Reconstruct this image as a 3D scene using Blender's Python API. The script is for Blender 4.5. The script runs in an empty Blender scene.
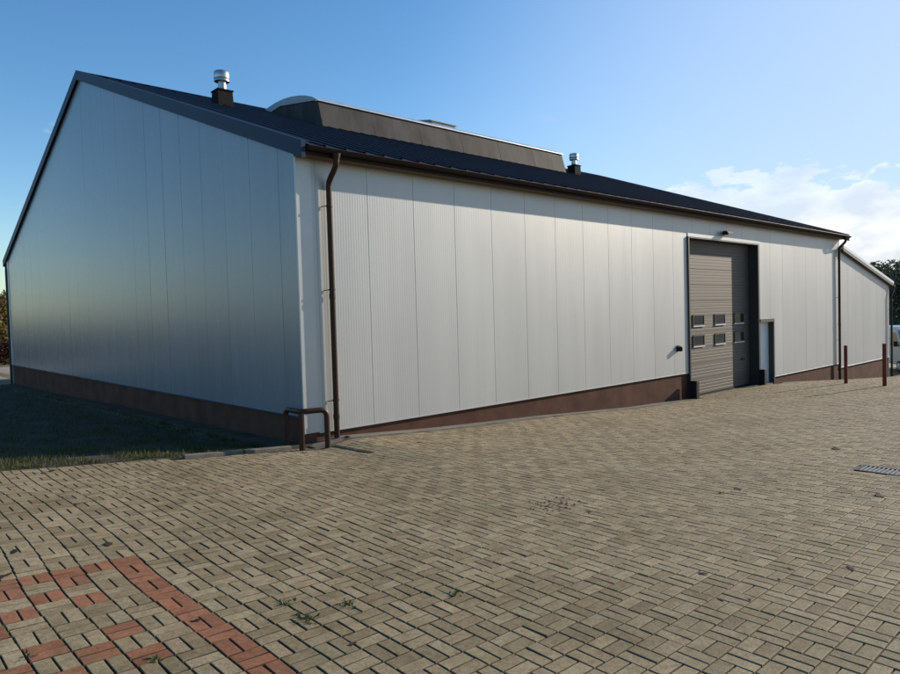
import bpy, math, random
import numpy as np
from mathutils import Vector, Matrix, noise as mnoise

random.seed(7)
rng = np.random.default_rng(7)
SC = bpy.context.scene
COL = SC.collection

# ---------------------------------------------------------------- scene / camera
SC.view_settings.view_transform = 'Standard'
SC.view_settings.look = 'None'
SC.view_settings.exposure = 0.36
SC.view_settings.gamma = 1.0
SC.view_settings.use_curve_mapping = False
SC.render.resolution_x, SC.render.resolution_y = 1024, 767

PITCH, ROLL, YAW = 0.03468, -0.028457, -0.743123
CAM = Vector((-6.1205, -10.5258, 2.0592))
fw = Vector((-math.sin(YAW) * math.cos(PITCH), math.cos(YAW) * math.cos(PITCH), -math.sin(PITCH)))
rt = fw.cross(Vector((0, 0, 1))).normalized()
up = rt.cross(fw)
c_, s_ = math.cos(ROLL), math.sin(ROLL)
rt, up = c_ * rt + s_ * up, -s_ * rt + c_ * up
cam = bpy.data.cameras.new('camera')
cam.sensor_width = 36.0
cam.sensor_fit = 'HORIZONTAL'
cam.lens = 36.0 * 676.4527 / 900.0
cam.clip_start, cam.clip_end = 0.05, 3000
camo = bpy.data.objects.new('camera', cam)
COL.objects.link(camo)
camo.matrix_world = Matrix(((rt.x, up.x, -fw.x, CAM.x), (rt.y, up.y, -fw.y, CAM.y), (rt.z, up.z, -fw.z, CAM.z), (0, 0, 0, 1)))
SC.camera = camo

# ---------------------------------------------------------------- node helpers
def new_mat(name):
    m = bpy.data.materials.new(name)
    m.use_nodes = True
    nt = m.node_tree
    b = nt.nodes['Principled BSDF']
    return m, nt, b

def N(nt, t, **kw):
    n = nt.nodes.new(t)
    for k, v in kw.items():
        if k in n.inputs.keys() if hasattr(n.inputs, 'keys') else False:
            n.inputs[k].default_value = v
        else:
            setattr(n, k, v)
    return n

def L(nt, a, b):
    nt.links.new(a, b)

def ramp(nt, fac, stops):
    r = nt.nodes.new('ShaderNodeValToRGB')
    el = r.color_ramp.elements
    while len(el) < len(stops):
        el.new(0.5)
    for e, (p, c) in zip(el, stops):
        e.position = p
        e.color = (c[0], c[1], c[2], 1) if not isinstance(c, (int, float)) else (c, c, c, 1)
    L(nt, fac, r.inputs['Fac'])
    return r

def tex_noise(nt, scale, detail=4, rough=0.55, coord='Object', mapscale=None):
    tc = nt.nodes.new('ShaderNodeTexCoord')
    n = nt.nodes.new('ShaderNodeTexNoise')
    n.inputs['Scale'].default_value = scale
    n.inputs['Detail'].default_value = detail
    n.inputs['Roughness'].default_value = rough
    if mapscale:
        mp = nt.nodes.new('ShaderNodeMapping')
        mp.inputs['Scale'].default_value = mapscale
        L(nt, tc.outputs[coord], mp.inputs['Vector'])
        L(nt, mp.outputs['Vector'], n.inputs['Vector'])
    else:
        L(nt, tc.outputs[coord], n.inputs['Vector'])
    return n

def mixc(nt, fac, a, b, mode='MIX'):
    m = nt.nodes.new('ShaderNodeMix')
    m.data_type = 'RGBA'
    m.blend_type = mode
    for sock, v in ((m.inputs[0], fac), (m.inputs[6], a), (m.inputs[7], b)):
        if isinstance(v, (int, float)):
            sock.default_value = v
        elif isinstance(v, tuple):
            sock.default_value = (v[0], v[1], v[2], 1)
        else:
            L(nt, v, sock)
    return m.outputs[2]

def bump(nt, b, h, strength=0.3, dist=0.01):
    bp = nt.nodes.new('ShaderNodeBump')
    bp.inputs['Strength'].default_value = strength
    bp.inputs['Distance'].default_value = dist
    L(nt, h, bp.inputs['Height'])
    L(nt, bp.outputs['Normal'], b.inputs['Normal'])

def simple(name, col, rough=0.6, metal=0.0, var=0.15, nscale=6.0, spec=None, bmp=0.0, bscale=60.0, mapscale=None):
    m, nt, b = new_mat(name)
    n = tex_noise(nt, nscale, 5, 0.6, mapscale=mapscale)
    d = tuple(max(0, c * (1 - var)) for c in col)
    e = tuple(min(1, c * (1 + var)) for c in col)
    r = ramp(nt, n.outputs['Fac'], [(0.3, d), (0.7, e)])
    L(nt, r.outputs['Color'], b.inputs['Base Color'])
    b.inputs['Roughness'].default_value = rough
    b.inputs['Metallic'].default_value = metal
    if spec is not None:
        b.inputs['Specular IOR Level'].default_value = spec
    if bmp > 0:
        n2 = tex_noise(nt, bscale, 4, 0.6)
        bump(nt, b, n2.outputs['Fac'], bmp, 0.01)
    return m

M = {}
def silver(name, rough, metal, dirt=0.06, base=(0.36, 0.385), tint=(1.0, 1.0, 1.0)):
    m, nt, b = new_mat(name)
    # factory coat: silver paint, faint rain streaks and dust
    n1 = tex_noise(nt, 1.0, 5, 0.6, mapscale=(2.6, 2.6, 0.18))
    n2 = tex_noise(nt, 0.35, 3, 0.5)
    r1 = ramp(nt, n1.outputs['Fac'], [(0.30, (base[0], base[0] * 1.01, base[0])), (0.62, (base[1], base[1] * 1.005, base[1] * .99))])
    r2 = ramp(nt, n2.outputs['Fac'], [(0.35, 1 - dirt), (0.65, 1.0)])
    col = mixc(nt, 1.0, r1.outputs['Color'], r2.outputs['Color'], 'MULTIPLY')
    # one shade per panel (coil coating is never quite even)
    at = nt.nodes.new('ShaderNodeAttribute'); at.attribute_name = 'panel'
    r3 = ramp(nt, at.outputs['Fac'], [(0.0, 0.955), (1.0, 1.0)])
    col = mixc(nt, 1.0, col, r3.outputs['Color'], 'MULTIPLY')
    col = mixc(nt, 1.0, col, tint, 'MULTIPLY')
    L(nt, col, b.inputs['Base Color'])
    b.inputs['Metallic'].default_value = metal
    rr = ramp(nt, n1.outputs['Fac'], [(0.3, rough * 0.97), (0.7, rough * 1.04)])
    L(nt, rr.outputs['Color'], b.inputs['Roughness'])
    n3 = tex_noise(nt, 1.3, 2, 0.5)
    bump(nt, b, n3.outputs['Fac'], 0.035, 0.02)
    return m
M['silver'] = silver('silver_panel_paint', 0.42, 0.28, base=(0.425, 0.45))
M['silver_shaded'] = silver('silver_shaded_gable', 0.27, 0.15, base=(0.215, 0.240), tint=(0.90, 0.97, 1.10))  # same silver coat, gable's shade and sky blue put into its colour
M['trim'] = simple('silver_trim', (0.44, 0.443, 0.44), 0.4, 0.3, 0.05, 2.0)
M['plinth'] = simple('plinth_render', (0.090, 0.045, 0.031), 0.9, 0, 0.30, 1.6, spec=0.1, bmp=0.5, bscale=110)
M['roof'] = simple('roof_sheet', (0.009, 0.008, 0.013), 0.5, 0, 0.2, 3.0, spec=0.14)
M['barge'] = simple('verge_flashing', (0.012, 0.026, 0.056), 0.5, 0.0, 0.12, 2.0, spec=0.15)
M['brown'] = simple('dark_brown_metal', (0.034, 0.015, 0.009), 0.45, 0, 0.15, 4.0, spec=0.25)
M['gutter'] = simple('gutter_brown', (0.022, 0.013, 0.010), 0.6, 0, 0.15, 4.0, spec=0.15)
M['soffit'] = simple('soffit_board', (0.15, 0.10, 0.055), 0.7, 0, 0.15, 3.0, mapscale=(0.6, 12, 12))
M['curb'] = simple('curb_sheet', (0.054, 0.050, 0.048), 0.7, 0.0, 0.4, 1.0, spec=0.15, mapscale=(2.0, 2.0, 0.5))
M['zinc'] = simple('zinc', (0.42, 0.43, 0.44), 0.34, 0.9, 0.12, 8.0)
M['ventbase'] = simple('vent_base', (0.022, 0.021, 0.020), 0.8, 0, 0.4, 8.0, spec=0.05)
M['door'] = simple('door_steel', (0.084, 0.067, 0.054), 0.6, 0.0, 0.08, 1.5, mapscale=(0.4, 1, 6))
M['dark'] = simple('dark_frame', (0.020, 0.018, 0.018), 0.45, 0, 0.2, 4.0)
M['black'] = simple('black_rubber', (0.014, 0.014, 0.014), 0.7, 0, 0.2, 8.0, spec=0.15)
M['reveal'] = simple('reveal_sheet', (0.030, 0.027, 0.026), 0.4, 0, 0.15, 2.0)
M['white'] = simple('white_leaf', (0.62, 0.63, 0.64), 0.45, 0, 0.04, 2.0)
M['dirty_shaded_concrete'] = simple('soiled_shaded_concrete', (0.075, 0.060, 0.042), 0.95, 0, 0.35, 2.5, spec=0.1, bmp=0.4, bscale=90)  # soiled strip by the gable; its shade is also darkened into the colour
M['concrete'] = simple('concrete', (0.15, 0.135, 0.112), 0.9, 0, 0.25, 3.0, bmp=0.4, bscale=90)
M['kerb'] = simple('kerb_concrete', (0.12, 0.108, 0.088), 0.9, 0, 0.25, 9.0, bmp=0.4, bscale=90)
M['postred'] = simple('red_brown_paint', (0.160, 0.030, 0.015), 0.6, 0, 0.25, 9.0, spec=0.2)
M['castiron'] = simple('cast_iron', (0.075, 0.068, 0.064), 0.55, 0.5, 0.3, 25.0)
M['pit'] = simple('pit_dark', (0.012, 0.011, 0.010), 0.9, 0, 0.2, 9.0)
M['steelbar'] = simple('worn_bar', (0.30, 0.285, 0.28), 0.45, 0.6, 0.2, 25.0)
M['wood'] = simple('shed_boards', (0.16, 0.075, 0.045), 0.8, 0, 0.3, 2.0, mapscale=(6, 6, 0.6))
M['shedroof'] = simple('pale_roof', (0.42, 0.41, 0.40), 0.6, 0, 0.15, 2.0)
M['bark'] = simple('bark', (0.085, 0.062, 0.045), 0.9, 0, 0.35, 6.0, bmp=0.6, bscale=20)
M['vanpaint'] = simple('van_paint', (0.34, 0.38, 0.43), 0.3, 0.3, 0.05, 2.0)
M['vanwhite'] = simple('van_white', (0.70, 0.71, 0.72), 0.35, 0, 0.04, 2.0)
M['lampglass'] = simple('lamp_lens', (0.45, 0.46, 0.47), 0.15, 0, 0.05, 5.0)

def leafmat(name, a, b2, c):
    m, nt, b = new_mat(name)
    at = nt.nodes.new('ShaderNodeAttribute'); at.attribute_name = 'tone'
    r = ramp(nt, at.outputs['Fac'], [(0.0, a), (0.5, b2), (1.0, c)])
    L(nt, r.outputs['Color'], b.inputs['Base Color'])
    b.inputs['Roughness'].default_value = 0.6
    tr = nt.nodes.new('ShaderNodeBsdfTranslucent')
    L(nt, r.outputs['Color'], tr.inputs['Color'])
    mx = nt.nodes.new('ShaderNodeMixShader'); mx.inputs[0].default_value = 0.3
    L(nt, b.outputs[0], mx.inputs[1]); L(nt, tr.outputs[0], mx.inputs[2])
    L(nt, mx.outputs[0], nt.nodes['Material Output'].inputs['Surface'])
    return m
M['leaf_autumn'] = leafmat('autumn_leaf', (0.10, 0.085, 0.02), (0.16, 0.13, 0.028), (0.24, 0.15, 0.03))
M['leaf_green'] = leafmat('green_leaf', (0.035, 0.055, 0.022), (0.055, 0.08, 0.03), (0.085, 0.10, 0.04))
M['leaf_red'] = leafmat('copper_leaf', (0.06, 0.022, 0.016), (0.10, 0.035, 0.022), (0.14, 0.06, 0.03))
M['leaf_grey'] = leafmat('greygreen_leaf', (0.055, 0.065, 0.04), (0.085, 0.095, 0.055), (0.12, 0.12, 0.07))
M['grassblade'] = leafmat('grass_blade', (0.030, 0.045, 0.006), (0.045, 0.064, 0.008), (0.085, 0.072, 0.020))
M['weed'] = leafmat('weed_leaf', (0.045, 0.075, 0.018), (0.07, 0.11, 0.03), (0.10, 0.12, 0.04))
M['dryleaf'] = leafmat('dry_leaf', (0.022, 0.012, 0.008), (0.05, 0.024, 0.014), (0.11, 0.05, 0.02))
M['crumb'] = simple('dark_crumbs', (0.040, 0.020, 0.024), 0.85, 0, 0.4, 30.0)

def glassmat(name, col, rough=0.08):
    m, nt, b = new_mat(name)
    n = tex_noise(nt, 2.0, 3)
    r = ramp(nt, n.outputs['Fac'], [(0.3, tuple(c * 0.8 for c in col)), (0.7, col)])
    L(nt, r.outputs['Color'], b.inputs['Base Color'])
    b.inputs['Roughness'].default_value = rough
    b.inputs['Specular IOR Level'].default_value = 0.25
    return m
M['pane'] = glassmat('door_pane', (0.016, 0.026, 0.028), 0.1)
M['vanglass'] = glassmat('van_glass', (0.02, 0.025, 0.03), 0.04)
M['dome'] = glassmat('polycarbonate_dome', (0.36, 0.40, 0.44), 0.5)

def math_n(nt, op, a, b):
    m = nt.nodes.new('ShaderNodeMath'); m.operation = op
    L(nt, a, m.inputs[0]); L(nt, b, m.inputs[1]); return m.outputs[0]
# pavers
def paver_mat():
    m, nt, b = new_mat('concrete_paver')
    at = nt.nodes.new('ShaderNodeAttribute'); at.attribute_name = 'brick'
    sep = nt.nodes.new('ShaderNodeSeparateColor')
    L(nt, at.outputs['Color'], sep.inputs[0])
    r = ramp(nt, sep.outputs[0], [(0.0, (0.270, 0.212, 0.124)), (0.35, (0.335, 0.269, 0.163)), (0.7, (0.370, 0.302, 0.189)), (1.0, (0.425, 0.350, 0.223))])
    rd = ramp(nt, sep.outputs[0], [(0.0, (0.285, 0.119, 0.062)), (1.0, (0.390, 0.173, 0.094))])
    col = mixc(nt, sep.outputs[1], r.outputs['Color'], rd.outputs['Color'])
    # tone drift: patches of dirt and green bloom over metres
    n1 = tex_noise(nt, 0.55, 5, 0.62)
    r1 = ramp(nt, n1.outputs['Fac'], [(0.34, (0.68, 0.66, 0.60)), (0.56, (1, 1, 1))])
    col = mixc(nt, 0.75, col, r1.outputs['Color'], 'MULTIPLY')
    # stains of a few centimetres
    n4 = tex_noise(nt, 11.0, 6, 0.68)
    r4 = ramp(nt, n4.outputs['Fac'], [(0.36, (0.70, 0.66, 0.58)), (0.55, (1, 1, 1))])
    col = mixc(nt, 0.7, col, r4.outputs['Color'], 'MULTIPLY')
    n2 = tex_noise(nt, 95, 5, 0.75)
    r2 = ramp(nt, n2.outputs['Fac'], [(0.33, (0.42, 0.40, 0.36)), (0.46, (0.80, 0.79, 0.77)), (0.64, (1.0, 1.0, 1.0))])
    col = mixc(nt, 1.0, col, r2.outputs['Color'], 'MULTIPLY')
    n3 = tex_noise(nt, 1.6, 4, 0.6)
    r3 = ramp(nt, n3.outputs['Fac'], [(0.55, 0.0), (0.75, 0.55)])
    col = mixc(nt, r3.outputs['Color'], col, (0.16, 0.145, 0.075))
    # streaks of a few centimetres from casting
    n6 = tex_noise(nt, 28, 5, 0.7)
    r6 = ramp(nt, n6.outputs['Fac'], [(0.36, (0.74, 0.72, 0.68)), (0.62, (1, 1, 1))])
    col = mixc(nt, 1.0, col, r6.outputs['Color'], 'MULTIPLY')
    # soil and moss sitting on the arrises: dark and mossy by the lawn, sandy towards the door
    tcj = nt.nodes.new('ShaderNodeTexCoord'); sj = nt.nodes.new('ShaderNodeSeparateXYZ'); L(nt, tcj.outputs['Object'], sj.inputs[0])
    mj = nt.nodes.new('ShaderNodeMapRange'); L(nt, sj.outputs['X'], mj.inputs[0]); mj.inputs[1].default_value = -3.4; mj.inputs[2].default_value = -0.4
    dirt = mixc(nt, mj.outputs[0], (0.030, 0.028, 0.012), (0.20, 0.155, 0.095))
    df = ramp(nt, n1.outputs['Fac'], [(0.3, 1.0), (0.7, 0.75)])
    col = mixc(nt, math_n(nt, 'MULTIPLY', sep.outputs[2], df.outputs['Color']), col, dirt)
    L(nt, col, b.inputs['Base Color'])
    b.inputs['Roughness'].default_value = 0.82
    b.inputs['Specular IOR Level'].default_value = 0.35
    n5 = tex_noise(nt, 34, 4, 0.6)
    hsum = nt.nodes.new('ShaderNodeMath'); hsum.operation = 'ADD'; L(nt, n2.outputs['Fac'], hsum.inputs[0]); L(nt, n5.outputs['Fac'], hsum.inputs[1])
    bump(nt, b, hsum.outputs[0], 0.55, 0.004)
    return m
M['paver'] = paver_mat()

def ground_mat():
    m, nt, b = new_mat('soil_and_turf')
    n = tex_noise(nt, 0.25, 6, 0.6)
    r = ramp(nt, n.outputs['Fac'], [(0.3, (0.09, 0.085, 0.035)), (0.5, (0.13, 0.115, 0.05)), (0.7, (0.18, 0.145, 0.075))])
    n2 = tex_noise(nt, 30, 4, 0.7)
    r2 = ramp(nt, n2.outputs['Fac'], [(0.3, 0.6), (0.6, 1.0)])
    L(nt, mixc(nt, 0.8, r.outputs['Color'], r2.outputs['Color'], 'MULTIPLY'), b.inputs['Base Color'])
    b.inputs['Roughness'].default_value = 0.95
    bump(nt, b, n2.outputs['Fac'], 0.6, 0.03)
    return m
M['ground'] = ground_mat()

def joint_mat():
    m, nt, b = new_mat('joint_sand')
    n = tex_noise(nt, 1.1, 5, 0.65)
    r = ramp(nt, n.outputs['Fac'], [(0.35, (0.055, 0.055, 0.020)), (0.5, (0.085, 0.066, 0.038)), (0.68, (0.15, 0.115, 0.072))])
    n2 = tex_noise(nt, 60, 4, 0.7)
    r2 = ramp(nt, n2.outputs['Fac'], [(0.3, 0.5), (0.65, 1.0)])
    tcj = nt.nodes.new('ShaderNodeTexCoord'); sj = nt.nodes.new('ShaderNodeSeparateXYZ'); L(nt, tcj.outputs['Object'], sj.inputs[0])
    mj = nt.nodes.new('ShaderNodeMapRange'); L(nt, sj.outputs['X'], mj.inputs[0]); mj.inputs[1].default_value = -3.2; mj.inputs[2].default_value = 0.5
    base = mixc(nt, mj.outputs[0], (0.026, 0.026, 0.010), r.outputs['Color'])
    L(nt, mixc(nt, 0.9, base, r2.outputs['Color'], 'MULTIPLY'), b.inputs['Base Color'])
    b.inputs['Roughness'].default_value = 0.95
    return m
M['joint'] = joint_mat()
M['gravel'] = simple('yard_gravel', (0.26, 0.215, 0.155), 0.95, 0, 0.3, 1.2, bmp=0.6, bscale=40)
M['soil'] = simple('lawn_soil', (0.026, 0.020, 0.009), 0.95, 0, 0.3, 3.0, bmp=0.6, bscale=30)

# ---------------------------------------------------------------- mesh helpers
class MB:
    def __init__(s):
        s.v = []; s.f = []; s.a = []
    def quad(s, *p):
        k = len(s.v); s.v += [tuple(q) for q in p]; s.f.append(tuple(range(k, k + len(p))))
    def box(s, x0, x1, y0, y1, z0, z1):
        k = len(s.v)
        s.v += [(x0, y0, z0), (x1, y0, z0), (x1, y1, z0), (x0, y1, z0), (x0, y0, z1), (x1, y0, z1), (x1, y1, z1), (x0, y1, z1)]
        for q in ((0, 3, 2, 1), (4, 5, 6, 7), (0, 1, 5, 4), (1, 2, 6, 5), (2, 3, 7, 6), (3, 0, 4, 7)):
            s.f.append(tuple(k + i for i in q))
    def prism(s, poly, d):
        """poly: list of 3D points (planar), d: extrusion vector"""
        n = len(poly); k = len(s.v)
        s.v += [tuple(p) for p in poly] + [tuple(Vector(p) + Vector(d)) for p in poly]
        s.f.append(tuple(range(k + n - 1, k - 1, -1))); s.f.append(tuple(range(k + n, k + 2 * n)))
        for i in range(n):
            j = (i + 1) % n
            s.f.append((k + i, k + j, k + n + j, k + n + i))
    def tube(s, pts, r, n=12, cap=True):
        pts = [Vector(p) for p in pts]
        rs = r if isinstance(r, (list, tuple)) else [r] * len(pts)
        k = len(s.v)
        ref = None
        for i, p in enumerate(pts):
            if i == 0: t = pts[1] - p
            elif i == len(pts) - 1: t = p - pts[i - 1]
            else: t = (pts[i + 1] - p).normalized() + (p - pts[i - 1]).normalized()
            t.normalize()
            if ref is None:
                ref = Vector((1, 0, 0)) if abs(t.x) < 0.9 else Vector((0, 1, 0))
            a = (ref - t * ref.dot(t)).normalized(); ref = a
            b = t.cross(a)
            for j in range(n):
                an = 2 * math.pi * j / n
                s.v.append(tuple(p + (a * math.cos(an) + b * math.sin(an)) * rs[i]))
        for i in range(len(pts) - 1):
            for j in range(n):
                j2 = (j + 1) % n
                s.f.append((k + i * n + j, k + i * n + j2, k + (i + 1) * n + j2, k + (i + 1) * n + j))
        if cap:
            s.f.append(tuple(k + j for j in range(n - 1, -1, -1)))
            e = k + (len(pts) - 1) * n
            s.f.append(tuple(e + j for j in range(n)))
    def lathe(s, c, prof, n=24):
        """prof: list of (radius, z) around vertical axis at c"""
        k = len(s.v)
        for r, z in prof:
            for j in range(n):
                an = 2 * math.pi * j / n
                s.v.append((c[0] + r * math.cos(an), c[1] + r * math.sin(an), c[2] + z))
        for i in range(len(prof) - 1):
            for j in range(n):
                j2 = (j + 1) % n
                s.f.append((k + i * n + j, k + i * n + j2, k + (i + 1) * n + j2, k + (i + 1) * n + j))
        s.f.append(tuple(k + j for j in range(n - 1, -1, -1)))
        e = k + (len(prof) - 1) * n
        s.f.append(tuple(e + j for j in range(n)))
    def build(s, name, mat, parent=None, smooth=False, bevel=0.0, loc=None):
        me = bpy.data.meshes.new(name)
        vs = s.v
        if loc is not None:
            vs = [(x - loc[0], y - loc[1], z - loc[2]) for x, y, z in s.v]
        me.from_pydata(vs, [], s.f)
        me.update()
        me.materials.append(mat)
        o = bpy.data.objects.new(name, me)
        COL.objects.link(o)
        if loc is not None: o.location = loc
        if parent: o.parent = parent
        if smooth:
            me.polygons.foreach_set('use_smooth', [True] * len(me.polygons))
            me.set_sharp_from_angle(angle=math.radians(40))
        if bevel > 0:
            bv = o.modifiers.new('bevel', 'BEVEL'); bv.width = bevel; bv.segments = 2; bv.limit_method = 'ANGLE'
        return o

def setattr_float(o, name, vals):
    a = o.data.attributes.new(name, 'FLOAT', 'POINT')
    a.data.foreach_set('value', np.asarray(vals, dtype=np.float32))

def tag(o, label, cat, group=None, kind=None):
    o['label'] = label; o['category'] = cat
    if group: o['group'] = group
    if kind: o['kind'] = kind
    return o

def empty(name, loc, label, cat, group=None):
    o = bpy.data.objects.new(name, None)
    o.empty_display_size = 0.3
    COL.objects.link(o)
    o.location = loc
    return tag(o, label, cat, group)

def part(mb, name, mat, parent, **kw):
    """vertices are given in world space; the parent may be moved"""
    w = Vector((0, 0, 0)); p = parent
    while p is not None:
        w += p.location; p = p.parent
    o = mb.build(name, mat, None, loc=None, **kw)
    o.data.transform(Matrix.Translation(-w))
    o.parent = parent
    return o

# ---------------------------------------------------------------- terrain
Q = [-0.143463, -0.0624132, -0.0111721, 0.0220059, -0.0525798, -0.0068635, -0.0063564]
WX = np.array([-8, 0, .711, 2.865, 6.388, 10.227, 13.507, 18.726, 21.576, 26.105, 28.307, 33.966, 60])
WZ = np.array([0, 0, -.139, -.296, -.472, -.711, -.827, -.860, -1.006, -1.439, -1.610, -1.91, 0])
def quadz(X, Y):
    return Q[0] + Q[1] * X + Q[2] * Y + Q[3] * X * X / 10 + Q[4] * X * Y / 10 + Q[5] * Y * Y / 10 + Q[6] * X ** 3 / 100
_res = WZ - quadz(WX, -0.03); _res[0] = 0; _res[1] = -0.07; _res[-1] = _res[-2]
GY = np.array([-1, 0.54, 4.6, 10.3, 18.7, 26, 34]); GZ = np.array([-.22, -.24, -.28, -.33, -.53, -.60, -.62])
def sstep(x, a, b):
    t = np.clip((x - a) / (b - a), 0, 1); return t * t * (3 - 2 * t)
def terrain(X, Y):
    X = np.asarray(X, float); Y = np.asarray(Y, float)
    Xc = np.clip(X, -8, 34.5); Yc = np.clip(Y, -12.5, 0.4)
    z = quadz(Xc, Yc) + np.interp(Xc, WX, _res) * np.exp(-(Yc / 2.5) ** 2)
    z = np.maximum(z, -2.3)
    # lawn beside the gable
    gz = np.interp(Y, GY, GZ)
    lawn = gz + (quadz(Xc, 0.0) - gz) * np.exp(-np.maximum(Y, 0) / 7.0) * sstep(-X, 0.0, 2.5)
    wl = sstep(Y, -0.1, 1.0) * sstep(-X, -1.5, -0.3)
    z = z * (1 - wl) + lawn * wl
    zf = -0.62 - 1.6 * sstep(X, 5, 45)
    d = np.hypot(X - np.clip(X, -9, 34.5), Y - np.clip(Y, -12.5, 30))
    w = 1 - np.exp(-(d / 14.0) ** 1.5)
    mid = sstep(Y, 1, 8) * sstep(X, -0.3, 1.5)       # under the hall: drop towards the far side level
    z = z * (1 - mid) + zf * mid
    return z * (1 - w) + zf * w
def tz(x, y):
    return float(terrain(x, y))

def sheet(name, xs, ys, dz, mat, mask=None):
    X, Y = np.meshgrid(xs, ys)
    Z = terrain(X, Y) + dz
    nx, ny = len(xs), len(ys)
    V = np.stack([X.ravel(), Y.ravel(), Z.ravel()], 1)
    F = []
    for j in range(ny - 1):
        for i in range(nx - 1):
            if mask and not mask((xs[i] + xs[i + 1]) / 2, (ys[j] + ys[j + 1]) / 2):
                continue
            a = j * nx + i
            F.append((a, a + 1, a + nx + 1, a + nx))
    me = bpy.data.meshes.new(name)
    me.from_pydata(V.tolist(), [], F); me.update()
    me.materials.append(mat)
    me.polygons.foreach_set('use_smooth', [True] * len(me.polygons))
    o = bpy.data.objects.new(name, me); COL.objects.link(o)
    o['kind'] = 'structure'
    return o

def grad(a, b, fine0, fine1, step):
    core = list(np.arange(fine0, fine1 + 1e-6, step))
    lo, hi = [], []
    d = step; x = fine0
    while x > a:
        d *= 1.3; x -= d; lo.append(max(x, a))
    d = step; x = fine1
    while x < b:
        d *= 1.3; x += d; hi.append(min(x, b))
    return np.array(lo[::-1] + core + hi)

PX0, PX1, PY0 = -9.0, 43.0, -14.5
gx = grad(-900, 900, -10, 46, 0.5); gy = grad(-900, 900, -15, 34, 0.5)
sheet('ground', gx, gy, -0.045, M['ground'])
# sand bed that shows in the joints of the paving
sheet('joint_sand', np.arange(PX0, PX1 + .1, 0.25), np.arange(PY0, 0.46, 0.25), -0.0125, M['joint'],
      mask=lambda x, y: (y < -0.12) or (x > 0.2 and y < 0.45))
# open gravel yard behind the lawn and beyond the annex
sheet('gravel_yard', grad(-70, 60, -10, 12, 2.0), np.arange(29, 44, 1.5), -0.02, M['gravel'])
sheet('yard_road', np.arange(43.2, 95, 2.0), np.arange(-30, 31, 2.0), -0.02, M['gravel'])

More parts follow.
